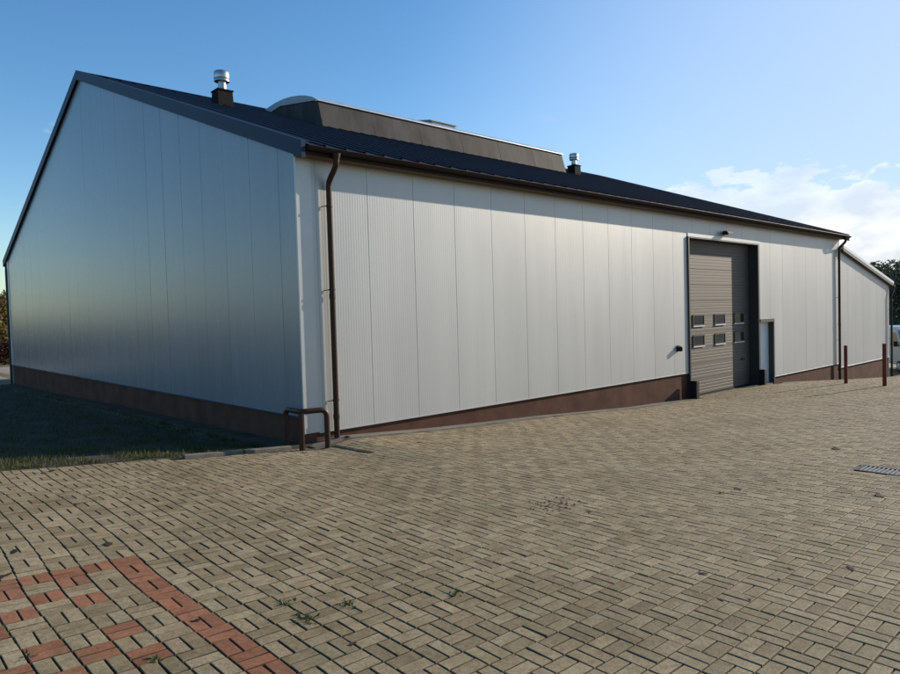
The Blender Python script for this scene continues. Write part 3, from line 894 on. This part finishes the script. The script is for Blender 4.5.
kerb(-2.18, -1.23, -0.10, 'concrete kerb stone at the end of the edging, farther from the corner rail')

# ---------------------------------------------------------------- corner rail, bollards, guards
def arc3(a, corner, b, r, n=7):
    a, corner, b = Vector(a), Vector(corner), Vector(b)
    d1 = (a - corner).normalized(); d2 = (b - corner).normalized()
    out = []
    p1 = corner + d1 * r; p2 = corner + d2 * r
    for i in range(n + 1):
        t = i / n
        out.append(p1 * (1 - t) ** 2 + corner * 2 * t * (1 - t) + p2 * t * t)
    return out
A_ = (-0.28, 0.14); B_ = (-0.30, -0.42); C_ = (0.14, -0.52)
zt_ = 0.47
rail = empty('corner_guard_rail', (B_[0], B_[1], tz(*B_)), 'brown tubular guard rail wrapped round the near corner of the hall', 'guard rail')
mb = MB()
Ab = Vector((A_[0], A_[1], tz(*A_) - .05)); At = Vector((A_[0], A_[1], zt_))
Bt = Vector((B_[0], B_[1], zt_)); Ct = Vector((C_[0], C_[1], zt_)); Cb = Vector((C_[0], C_[1], tz(*C_) - .05))
path = [Ab] + arc3(Ab, At, Bt, 0.13) + arc3(At, Bt, Ct, 0.10) + arc3(Bt, Ct, Cb, 0.13) + [Cb]
mb.tube(path, 0.048, 14)
part(mb, 'rail', M['brown'], rail, smooth=True)
mb = MB(); mb.tube([(B_[0], B_[1], tz(*B_) - .05), (B_[0], B_[1], zt_ - .02)], 0.05, 14)
part(mb, 'post', M['brown'], rail, smooth=True)

def bollard(x, y, h, label):
    z = tz(x, y)
    o = MB(); o.lathe((x, y, z), [(0.054, -.1), (0.054, h - .012), (0.050, h - .003), (0.04, h)], 18)
    ob = o.build('bollard', M['postred'], loc=(x, y, z), smooth=True)
    tag(ob, label, 'bollard', 'red brown steel bollards by the annex')
bollard(18.40, -2.99, 1.25, 'red brown steel bollard that stands in front of the far downpipe of the hall')
bollard(16.63, -4.56, 1.25, 'red brown steel bollard in front of the annex wall, nearer to the right edge')
def guard(x, y, label, h=0.56):
    z = tz(x, y)
    o = MB(); o.box(x - .09, x + .09, y - .10, y + .10, z - .1, z + h); o.box(x - .12, x + .12, y - .13, y + .13, z - .02, z + 0.012)
    ob = o.build('door_guard', M['black'], loc=(x, y, z), bevel=0.012)
    tag(ob, label, 'guard post', 'short black posts guarding the door jambs')
guard(13.66, -0.20, 'short black guard post at the left jamb of the big door')
guard(18.66, -0.20, 'short black guard post between the big door and the side door')

# ---------------------------------------------------------------- drains
gx0, gx1, gy0, gy1 = 3.76, 4.14, -8.10, -7.58
zz = tz((gx0 + gx1) / 2, (gy0 + gy1) / 2)
dg = empty('drain_grate', (3.95, -7.85, zz), 'cast iron gully grate with bright bars set into the paving', 'drain')
mb = MB()
t = 0.03
mb.box(gx0, gx1, gy0, gy0 + t, zz - .06, zz + .004); mb.box(gx0, gx1, gy1 - t, gy1, zz - .06, zz + .004)
mb.box(gx0, gx0 + t, gy0 + t, gy1 - t, zz - .06, zz + .004); mb.box(gx1 - t, gx1, gy0 + t, gy1 - t, zz - .06, zz + .004)
part(mb, 'frame', M['castiron'], dg)
nb = 9
for i in range(nb):
    y = gy0 + t + (gy1 - gy0 - 2 * t) * (i + .5) / nb
    mb = MB(); mb.box(gx0 + t, gx1 - t, y - .012, y + .012, zz - .04, zz + .002)
    part(mb, 'bar', M['steelbar'], dg)
mb = MB(); mb.box(gx0, gx1, gy0, gy1, zz - .07, zz - .061)
part(mb, 'pit', M['pit'], dg)
mb = MB()
for i in range(8):
    a = -0.50 - i * .14; b2 = a - .14
    za, zb = tz(.27, a) + .003, tz(.27, b2) + .003
    mb.quad((.235, a, za), (.305, a, za), (.305, b2, zb), (.235, b2, zb))
    for s in (.225, .305):
        mb.prism([(s, a, za + .004), (s + .012, a, za + .004), (s + .012, a, za - .03), (s, a, za - .03)], (0, b2 - a, zb - za))
ob = mb.build('drain_channel', M['pit'], loc=(.27, -.9, tz(.27, -.9)))
tag(ob, 'narrow dark drain slot running from the near downpipe across the paving', 'drain channel')

# ---------------------------------------------------------------- grass
def blades(name, n, sampler, mat, hmin, hmax, wid=0.005):
    P = sampler(n); n = len(P)
    z = terrain(P[:, 0], P[:, 1]) - 0.05
    a = rng.random(n) * 2 * math.pi; h = hmin + (hmax - hmin) * rng.random(n) ** 1.5 * np.where(P[:, 1] < 0.5, 0.45, 1.0)
    lean = rng.random(n) * 0.7 * h; la = rng.random(n) * 2 * math.pi
    wx, wy = np.cos(a) * wid, np.sin(a) * wid
    lx, ly = np.cos(la) * lean, np.sin(la) * lean
    h = h + 0.05
    V = np.zeros((n, 5, 3))
    V[:, 0] = np.stack([P[:, 0] - wx, P[:, 1] - wy, z], 1); V[:, 1] = np.stack([P[:, 0] + wx, P[:, 1] + wy, z], 1)
    V[:, 2] = np.stack([P[:, 0] + wx * .7 + lx * .35, P[:, 1] + wy * .7 + ly * .35, z + h * .6], 1)
    V[:, 3] = np.stack([P[:, 0] - wx * .7 + lx * .35, P[:, 1] - wy * .7 + ly * .35, z + h * .6], 1)
    V[:, 4] = np.stack([P[:, 0] + lx, P[:, 1] + ly, z + h], 1)
    F = []
    for i in range(n):
        k = 5 * i; F += [(k, k + 1, k + 2, k + 3), (k + 3, k + 2, k + 4)]
    me = bpy.data.meshes.new(name); me.from_pydata(V.reshape(-1, 3).tolist(), [], F); me.update(); me.materials.append(mat)
    o = bpy.data.objects.new(name, me); COL.objects.link(o)
    tone = np.clip(rng.random(n) * .7 + .3 * (0.5 + .5 * np.sin(P[:, 0] * 2.1) * np.cos(P[:, 1] * 1.3)), 0, 1)
    setattr_float(o, 'tone', np.repeat(tone, 5))
    return o
def lawn_sampler(n):
    y = -0.06 + 29 * rng.random(n) ** 2.2
    x = -11.5 + (11.5 - 0.46) * rng.random(n)
    cl = np.array([mnoise.noise(Vector((a * 1.7, b * 1.7, 2.0))) for a, b in zip(x, y)])
    k = ((y > 0.0) & ((x > -2.3) | (y > 0.06 + 0.10 * cl))) & (rng.random(len(x)) < 0.55 + 1.1 * cl)
    return np.stack([x, y], 1)[k]
sheet('lawn_soil', np.arange(-12, -0.4, 0.4), np.arange(-0.14, 30, 0.4), -0.012, M['soil'])
g = blades('grass', 130000, lawn_sampler, M['grassblade'], 0.03, 0.085)
tag(g, 'short lawn in the shade of the gable', 'grass', kind='stuff')

# ---------------------------------------------------------------- leaves, weeds, crumbs
def leaf_mesh(name, s, seed):
    r = random.Random(seed); mb = MB(); n = 9
    cen = (0, 0, 0.004 + .002 * r.random())
    ring = []
    for i in range(n):
        an = 2 * math.pi * i / n
        rad = s * (0.55 + 0.45 * abs(math.cos(an))) * (1 if i % 2 == 0 else r.uniform(.55, .8))
        ring.append((rad * math.cos(an), rad * .75 * math.sin(an), r.uniform(0.002, 0.006)))
    mb.v = [cen] + ring
    mb.f = [(0, 1 + i, 1 + (i + 1) % n) for i in range(n)]
    me = bpy.data.meshes.new(name); me.from_pydata(mb.v, [], mb.f); me.update()
    return me
lm = []
for k in range(7):
    me = leaf_mesh('fallen_leaf', 0.035 + .012 * (k % 3), k); me.materials.append(M['dryleaf'])
    a = me.attributes.new('tone', 'FLOAT', 'POINT'); a.data.foreach_set('value', [random.choice((0.05, .3, .5, .9))] * len(me.vertices)); lm.append(me)
spots = [(-5.05, -3.89, 1.7), (-4.39, -4.12, 1.6), (-5.23, -4.48, 1.3), (-1.07, -7.93, 1.3), (-0.47, -8.37, .8), (-0.1, -8.7, 1.0), (1.69, -1.09, 1.6), (4.09, -1.61, 1.5), (2.52, -8.2, 2.0), (5.17, -6.91, 2.2), (-4.42, -6.12, 1.2), (1.38, -1.49, 1.1), (1.82, -6.91, 1.2), (-4.23, -2.45, 1.3), (-0.25, -6.24, 1.2), (-4.12, -5.27, .7)]
for _ in range(34):
    x, y = random.uniform(-5, 9), random.uniform(-9.5, -.5)
    spots.append((x, y, random.uniform(.35, .8)))
for _ in range(14):
    x = random.uniform(-5, -2.3); spots.append((x, -0.18 + random.uniform(-.25, .12), random.uniform(.6, 1.2)))
for i, (x, y, s) in enumerate(spots):
    o = bpy.data.objects.new('fallen_leaf', lm[i % 7]); COL.objects.link(o)
    o.location = (x, y, tz(x, y) + 0.001); o.rotation_euler = (0, 0, random.uniform(0, 6.28)); o.scale = (s, s, s)
    tag(o, 'small dry brown leaf lying on the block paving', 'leaf', 'fallen leaves scattered on the paving')
def weed(x, y, n, r, label, hh=0.048):
    V, F, T = [], [], []
    for i in range(n):
        rr_ = r * math.sqrt(random.random()) * 1.5; an_ = random.uniform(0, 6.28); px, py = (x + rr_ * .25 * math.cos(an_), y + 1.1 * rr_ * math.sin(an_)) if i % 3 else (x + 1.0 * rr_ * math.cos(an_), y + rr_ * .25 * math.sin(an_)); z = tz(px, py) - .012
        a = random.uniform(0, 6.28); l = random.uniform(.4, 1) * hh; w = l * random.uniform(.10, .22)
        el = random.uniform(.3, 1.2); dx, dy, dz = math.cos(a) * math.cos(el), math.sin(a) * math.cos(el), math.sin(el)
        sx, sy = -math.sin(a) * w, math.cos(a) * w; k = len(V)
        V += [(px, py, z), (px + dx * l * .5 + sx, py + dy * l * .5 + sy, z + dz * l * .6), (px + dx * l, py + dy * l, z + dz * l * .9), (px + dx * l * .5 - sx, py + dy * l * .5 - sy, z + dz * l * .6)]
        F.append((k, k + 1, k + 2, k + 3)); T += [random.random()] * 4
    c = Vector((x, y, tz(x, y)))
    me = bpy.data.meshes.new('weed'); me.from_pydata([tuple(Vector(v) - c) for v in V], [], F); me.update(); me.materials.append(M['weed'])
    o = bpy.data.objects.new('weed', me); COL.objects.link(o); o.location = c
    setattr_float(o, 'tone', T)
    tag(o, label, 'weed', 'weeds growing in the paving joints')
weed(-3.86, -6.56, 170, .07, 'largest weed tuft, in the joints right of the red bricks')
weed(-3.83, -6.24, 70, .05, 'low mossy weed just behind the largest tuft')
weed(-3.51, -6.54, 50, .07, 'thin weed right of the largest tuft')
weed(-4.80, -6.48, 40, .03, 'small weed between grey bricks inside the red border')
weed(-2.83, -6.90, 45, .04, 'small weed in the middle foreground of the grey paving')
weed(-0.42, -0.66, 60, .06, 'weed patch at the foot of the corner guard rail')
weed(-5.35, -6.0, 30, .03, 'small weed at the left edge of the red bricks')
weed(1.5, -6.85, 26, .03, 'single weed with dry leaf in the right foreground')
# moss lines of the joints: far too many to count
V, F, T = [], [], []
for _ in range(2600):
    u = random.randint(-14, 40); v = random.uniform(-14, 22)
    th = TH; x = OX + S * ((u + .5) * math.cos(th) + v * math.sin(th)); y = OY + S * ((u + .5) * math.sin(th) - v * math.cos(th))
    if mnoise.noise(Vector((x * .9, y * .9, 3.1))) < 0.12 or y > -.6: continue
    x += (0.016 + 0.016 * float(sstep(-x, 1.5, 3.5))) * math.sin(y * 1.3 + 0.9 * math.sin(x * .35)) + 0.007 * math.sin(y * 3.1 + x) + random.gauss(0, .002)
    z = tz(x, y) - .010
    for q in range(3):
        a = random.uniform(0, 6.28); l = random.uniform(.008, .02); k = len(V)
        V += [(x, y + q * .006, z), (x + math.cos(a) * l * .4 - .003, y + q * .006 + math.sin(a) * l * .4, z + l * .6), (x + math.cos(a) * l * .6, y + q * .006 + math.sin(a) * l * .6, z + l), (x + math.cos(a) * l * .4 + .003, y + q * .006, z + l * .6)]
        F.append((k, k + 1, k + 2, k + 3)); T += [random.random()] * 4
me = bpy.data.meshes.new('joint_moss'); me.from_pydata(V, [], F); me.update(); me.materials.append(M['weed'])
o = bpy.data.objects.new('joint_moss', me); COL.objects.link(o); setattr_float(o, 'tone', T)
tag(o, 'thin moss growing in the paving joints', 'moss', kind='stuff')
def grit_sampler(n):
    x = rng.uniform(0.9, 13.3, n); y = -0.30 + rng.normal(0, .05, n)
    k = np.array([mnoise.noise(Vector((a * 1.1, 5.0, 2.0))) for a in x]) > 0.05
    return np.stack([x, y], 1)[k]
g2 = blades('joint_weeds', 900, grit_sampler, M['weed'], 0.008, 0.035, 0.003)
tag(g2, 'fine weeds growing along the footing of the front wall', 'weeds', kind='stuff')
# heap of crumbs
def crumbs(cx, cy, n, rx, ry, smin, smax, name, label, cat):
    mb = MB()
    for i in range(n):
        x, y = cx + random.gauss(0, rx), cy + random.gauss(0, ry); s = random.uniform(smin, smax); z = tz(x, y) + s * .3
        k = len(mb.v)
        for (a, b2, c2) in ((1, 0, 0), (-1, 0, 0), (0, 1, 0), (0, -1, 0), (0, 0, .7), (0, 0, -.7)):
            mb.v.append((x + a * s * random.uniform(.7, 1.2), y + b2 * s * random.uniform(.7, 1.2), z + c2 * s * .5))
        for q in ((0, 2, 4), (2, 1, 4), (1, 3, 4), (3, 0, 4), (2, 0, 5), (1, 2, 5), (3, 1, 5), (0, 3, 5)): mb.f.append(tuple(k + i for i in q))
    o = mb.build(name, M['crumb'], loc=(cx, cy, tz(cx, cy))); return tag(o, label, cat)
crumbs(-0.26, -5.83, 60, .17, .11, .006, .019, 'droppings', 'scattered dark crumbs lying in the middle of the paving', 'crumbs')['kind'] = 'stuff'
crumbs(0.72, -0.24, 5, .03, .03, .04, .06, 'dirt_clump', 'dark brown clump beside the foot of the near downpipe', 'clump')

# ---------------------------------------------------------------- trees, hedge, shed, van
def foliage(clumps, n, size, seed):
    r = np.random.default_rng(seed)
    idx = r.integers(0, len(clumps), n)
    C = np.array([c[:3] for c in clumps])[idx]; R = np.array([c[3] for c in clumps])[idx]
    d = r.normal(size=(n, 3)); d /= np.linalg.norm(d, axis=1)[:, None]
    P = C + d * (R * (0.45 + 0.55 * r.random(n) ** .5))[:, None] * np.array([1, 1, .8])
    a = r.normal(size=(n, 3)); a /= np.linalg.norm(a, axis=1)[:, None]
    b = np.cross(a, r.normal(size=(n, 3))); b /= np.linalg.norm(b, axis=1)[:, None]
    s = size * (.6 + .8 * r.random(n))[:, None]
    V = np.stack([P - a * s, P + b * s * .45, P + a * s, P - b * s * .45], 1)
    ct = r.random(len(clumps))[idx]
    tone = np.clip(.55 * ct + .45 * r.random(n), 0, 1)
    return V.reshape(-1, 3), np.repeat(tone, 4)
def tree(name, label, x, y, h, rad, mat, n, seed, leaf=0.16, group=None, trunk_h=0.35, sq=1.0):
    rr = random.Random(seed); z = tz(x, y)
    t = empty(name, (x, y, z), label, 'tree', group)
    tb = MB()
    tr = 0.028 * h + .04
    tb.tube([(x, y, z - .2), (x + rr.uniform(-.1, .1), y, z + h * .2), (x + rr.uniform(-.2, .2), y + rr.uniform(-.2, .2), z + h * .45), (x + rr.uniform(-.3, .3), y, z + h * .85)], [tr * 1.3, tr, tr * .75, tr * .2], 9)
    clumps = []
    for i in range(26):
        an = i * 2.4; f = rr.uniform(0.05, 1); zz = z + h * (trunk_h + (0.93 - trunk_h) * f)
        prof = math.sin(math.pi * min(1, .18 + .75 * f)) ** .7
        q = rad * prof * rr.uniform(.35, .85) * sq
        cx_, cy_ = x + math.cos(an) * q, y + math.sin(an) * q
        clumps.append((cx_, cy_, zz, rad * rr.uniform(.24, .42)))
        if i % 2 == 0:
            tb.tube([(x, y, z + h * (trunk_h * .8 + .4 * f)), ((x + cx_) / 2, (y + cy_) / 2, zz - .15 * h * .3), (cx_, cy_, zz)], [tr * .4, tr * .25, tr * .08], 6)
    part(tb, 'trunk', M['bark'], t, smooth=True)
    V, T = foliage(clumps, n, leaf, seed)
    me = bpy.data.meshes.new('crown'); V = V - np.array([x, y, z])
    me.from_pydata(V.tolist(), [], [(4 * i, 4 * i + 1, 4 * i + 2, 4 * i + 3) for i in range(n)]); me.update(); me.materials.append(mat)
    o = bpy.data.objects.new('crown', me); COL.objects.link(o); o.parent = t
    setattr_float(o, 'tone', T)
    return t
GA = 'autumn trees behind the lawn'
AT = [(4.2, 58, 5.2, 2.6), (-1.5, 64, 4.2, 2.3), (-9, 68, 3.4, 2.2), (-17, 66, 3.1, 2.2), (-28, 68, 3.3, 2.3), (-40, 66, 3.0, 2.2), (10, 59, 5.5, 2.7), (-56, 62, 3.4, 2.4)]
for i, (x, y, h, r) in enumerate(AT):
    tree('autumn_tree', 'yellow green autumn tree seen behind the far left corner of the hall' if i == 0 else 'yellow green autumn tree in the row behind the lawn', x, y, h, r, M['leaf_autumn'], 5200, 100 + i, .17, GA, .15)
GD = 'dark green trees far behind the hall'
tree('broadleaf_tree', 'tall dark green tree rising over the far left eave', 5.5, 88, 8.6, 3.6, M['leaf_green'], 5200, 211, .24, GD)
tree('broadleaf_tree', 'dark green tree in the left distance behind the lawn', 13, 92, 7.6, 3.6, M['leaf_green'], 3800, 212, .26, GD)
# hedge
def hedge(name, label, x0, x1, y, h, w, mat, n, seed):
    rr = np.random.default_rng(seed); cl = []
    x = x0
    while x < x1:
        for k in range(3):
            cl.append((x + rr.uniform(-.3, .3), y + rr.uniform(-w, w) * .4, tz(x, y) + h * (0.22 + .28 * k) + rr.uniform(-.1, .15), .5))
        x += .55
    V, T = foliage(cl, n, .11, seed)
    c = np.array([(x0 + x1) / 2, y, tz((x0 + x1) / 2, y)])
    me = bpy.data.meshes.new('foliage'); me.from_pydata((V - c).tolist(), [], [(4 * i, 4 * i + 1, 4 * i + 2, 4 * i + 3) for i in range(n)]); me.update(); me.materials.append(mat)
    o = bpy.data.objects.new(name, me); COL.objects.link(o); o.location = tuple(c); setattr_float(o, 'tone', T)
    return tag(o, label, 'hedge')
hedge('hedge', 'reddish brown hedge beyond the lawn at the left edge', -50, 14, 46, 1.7, 1.2, M['leaf_red'], 60000, 5)
# shed
sx, sy = 4.6, 70.0; sz = tz(sx, sy)
shed = empty('shed', (sx, sy, sz), 'brown boarded shed with a pale roof behind the autumn trees', 'shed')
mb = MB(); mb.box(sx - 3, sx + 3, sy - 2, sy + 2, sz, sz + 5.3); mb.prism([(sx - 3, sy - 2, sz + 5.3), (sx + 3, sy - 2, sz + 5.3), (sx, sy - 2, sz + 5.9)], (0, 4, 0)); part(mb, 'wall', M['wood'], shed)
mb = MB(); mb.prism([(sx - 3.3, sy - 2.3, sz + 5.28), (sx, sy - 2.3, sz + 5.95), (sx + 3.3, sy - 2.3, sz + 5.28), (sx + 3.3, sy - 2.3, sz + 5.42), (sx, sy - 2.3, sz + 6.1), (sx - 3.3, sy - 2.3, sz + 5.42)], (0, 4.6, 0)); part(mb, 'roof', M['shedroof'], shed)
mb = MB(); mb.box(sx - .5, sx + .5, sy - 2.05, sy - 1.99, sz, sz + 2.1); part(mb, 'door', M['dark'], shed)
# trees beyond the annex
GR = 'grey green trees beyond the annex'
RT = [(88, 11, 8.6, 4.6, 'broad grey green tree above the annex roof'), (97, 4, 9.0, 4.8, 'grey green tree right of the annex behind the van'), (80, 2.5, 6.8, 3.8, 'lower grey green tree standing behind the van'), (108, 20, 9.5, 5.0, 'tall grey green tree farther off behind the annex'), (95, -8, 8.5, 4.6, 'grey green tree outside the right edge of the yard'), (105, -22, 9.0, 4.6, 'grey green tree far right across the road')]
for i, (x, y, h, r, lb) in enumerate(RT):
    tree('yard_tree', lb, x, y, h, r, M['leaf_grey'], 8000, 300 + i, .26, GR, .1)

# van: side profile extruded with a narrowed upper body
def van(x, y, rz):
    z = tz(x, y)
    v = empty('van', (x, y, z), 'pale delivery van parked past the annex at the right edge', 'van')
    prof = [(-2.6, .45), (-2.62, 1.0), (-2.55, 2.35), (-2.35, 2.62), (0.9, 2.62), (1.35, 2.45), (2.05, 1.45), (2.75, 1.18), (2.86, .85), (2.82, .42)]
    b = MB(); n = len(prof)
    rows = []
    for yy, sc in ((-0.98, .0), (-0.95, .02), (0.95, .02), (0.98, .0)):
        pass
    levels = [(-1.0, 0.10), (-0.98, 0.0), (0.98, 0.0), (1.0, 0.10)]
    k = 0
    for yy, ins in levels:
        for (px, pz) in prof:
            cx_, cz_ = 0.0, 1.4
            tum = 1 - 0.10 * max(0, (pz - 1.2) / 1.4)
            b.v.append((px * (1 - ins * .25) , yy * tum, cz_ + (pz - cz_) * (1 - ins * .5)))
    for l in range(3):
        for i in range(n):
            j = (i + 1) % n
            b.f.append((l * n + i, l * n + j, (l + 1) * n + j, (l + 1) * n + i))
    b.f.append(tuple(range(n - 1, -1, -1))); b.f.append(tuple(range(3 * n, 4 * n)))
    def P(mb, name, mat, parent=v, **kw):
        o = mb.build(name, mat, None, **kw); o.parent = parent; return o
    body = P(b, 'body', M['vanpaint'], bevel=0.04)
    w = MB(); w.prism([(1.44, -.80, 2.36), (1.44, .80, 2.36), (2.06, .86, 1.50), (2.06, -.86, 1.50)], (.025, 0, .02)); P(w, 'windscreen', M['vanglass'])
    for s in (-1, 1):
        w = MB(); w.prism([(0.55, s * .905, 2.30), (1.25, s * .905, 2.30), (1.80, s * .975, 1.50), (0.55, s * .975, 1.50)], (0, s * .015, 0)); P(w, 'side_window', M['vanglass'])
        h = MB(); h.box(2.74, 2.88, s * .78 - .14, s * .78 + .14, .84, 1.04); P(h, 'headlight', M['lampglass'], bevel=.02)
        mr = MB(); mr.box(1.55, 1.68, s * 1.10 - .09, s * 1.10 + .09, 1.50, 1.80); P(mr, 'mirror', M['black'], bevel=.02)
    bm = MB(); bm.box(2.70, 2.93, -.95, .95, .38, .66); P(bm, 'bumper', M['black'], bevel=.03)
    gr = MB(); gr.box(2.80, 2.885, -.55, .55, .74, .98); P(gr, 'grille', M['dark'])
    st = MB(); st.box(1.2, 1.36, -.7, .7, 2.55, 2.62); P(st, 'roof_rail', M['vanwhite'])
    for wx in (-1.7, 1.85):
        for s in (-1, 1):
            wh = MB()
            pr = [(0.0001, -.11), (.22, -.11), (.33, -.10), (.345, -.06), (.345, .06), (.33, .10), (.22, .11), (0.0001, .11)]
            wh.lathe((0, 0, 0), pr, 24)
            wh.v = [(wx + a, s * .93 + c2, .345 + b2) for a, b2, c2 in wh.v]
            wo = P(wh, 'wheel', M['black'], smooth=True)
            rm = MB(); rm.lathe((0, 0, 0), [(0.0001, .10), (.20, .10), (.21, .118), (.10, .128), (0.0001, .13)], 20)
            rm.v = [(wx + a, s * .93 + s * c2, .345 + b2) for a, b2, c2 in rm.v]
            P(rm, 'rim', M['zinc'], wo, smooth=True)
    v.rotation_euler = (0, 0, rz)
    return v
van(41.65, 0.95, math.radians(215))

# ---------------------------------------------------------------- sky and sun
SUN = Vector((3.9, -1.0, 1.42)).normalized()
elev = math.asin(SUN.z); az = math.atan2(SUN.x, SUN.y)       # azimuth from +Y towards +X
sun = bpy.data.lights.new('sun', 'SUN'); sun.energy = 5.0; sun.angle = math.radians(0.53); sun.color = (1.0, 0.875, 0.70)
so = bpy.data.objects.new('sun', sun); COL.objects.link(so)
so.rotation_euler = (-SUN).to_track_quat('-Z', 'Y').to_euler()
so.location = (20, -20, 30)

world = bpy.data.worlds.new('World'); SC.world = world; world.use_nodes = True
nt = world.node_tree
bg = nt.nodes['Background']
sk = nt.nodes.new('ShaderNodeTexSky'); sk.sky_type = 'NISHITA'; sk.sun_disc = False
sk.sun_elevation = elev; sk.sun_rotation = az
sk.altitude = 100; sk.air_density = 1.0; sk.dust_density = 0.6; sk.ozone_density = 2.2
tc = nt.nodes.new('ShaderNodeTexCoord')
sepx = nt.nodes.new('ShaderNodeSeparateXYZ'); L(nt, tc.outputs['Generated'], sepx.inputs[0])
# low cumulus bank towards the sun side
mp = nt.nodes.new('ShaderNodeMapping'); mp.inputs['Scale'].default_value = (1, 1, 2.2)
L(nt, tc.outputs['Generated'], mp.inputs[0])
cn = nt.nodes.new('ShaderNodeTexNoise'); cn.inputs['Scale'].default_value = 8.0; cn.inputs['Detail'].default_value = 9; cn.inputs['Roughness'].default_value = 0.55
L(nt, mp.outputs[0], cn.inputs['Vector'])
def math_(op, a, b=None, c=None):
    m = nt.nodes.new('ShaderNodeMath'); m.operation = op
    for i, v in enumerate((a, b, c)):
        if v is None: continue
        if isinstance(v, (int, float)): m.inputs[i].default_value = v
        else: L(nt, v, m.inputs[i])
    return m.outputs[0]
def mrange(v, a, b, c=0.0, d=1.0):
    m = nt.nodes.new('ShaderNodeMapRange'); m.interpolation_type = 'SMOOTHSTEP'
    L(nt, v, m.inputs[0]); m.inputs[1].default_value = a; m.inputs[2].default_value = b; m.inputs[3].default_value = c; m.inputs[4].default_value = d
    return m.outputs[0]
# bearing of the bank: dot with a horizontal direction
dirn = nt.nodes.new('ShaderNodeVectorMath'); dirn.operation = 'DOT_PRODUCT'
L(nt, tc.outputs['Generated'], dirn.inputs[0]); dirn.inputs[1].default_value = (math.sin(math.radians(92)), math.cos(math.radians(92)), 0)
side = mrange(dirn.outputs['Value'], 0.62, 0.90)
low = mrange(sepx.outputs['Z'], 0.115, 0.205, 1.0, 0.0)
thr = math_('ADD', cn.outputs['Fac'], math_('MULTIPLY', math_('MULTIPLY', side, low), 0.36))
cov = mrange(thr, 0.655, 0.685)
cov = math_('MULTIPLY', cov, mrange(sepx.outputs['Z'], 0.0, 0.30, 1.0, 0.0))
shade = nt.nodes.new('ShaderNodeTexNoise'); shade.inputs['Scale'].default_value = 12; shade.inputs['Detail'].default_value = 6
L(nt, mp.outputs[0], shade.inputs['Vector'])
cr = ramp(nt, shade.outputs['Fac'], [(0.38, (4.1, 4.3, 4.6)), (0.56, (5.8, 5.8, 5.7))])
mixn = nt.nodes.new('ShaderNodeMix'); mixn.data_type = 'RGBA'
hs = nt.nodes.new('ShaderNodeHueSaturation'); hs.inputs['Saturation'].default_value = 1.26
L(nt, sk.outputs[0], hs.inputs['Color'])
veil = mixc(nt, math_('MULTIPLY', mrange(dirn.outputs['Value'], 0.55, 1.0), 0.85), hs.outputs[0], (2.7, 3.55, 5.0))
L(nt, cov, mixn.inputs[0]); L(nt, veil, mixn.inputs[6]); L(nt, cr.outputs['Color'], mixn.inputs[7])
L(nt, mixn.outputs[2], bg.inputs['Color'])
bg.inputs['Strength'].default_value = 0.15
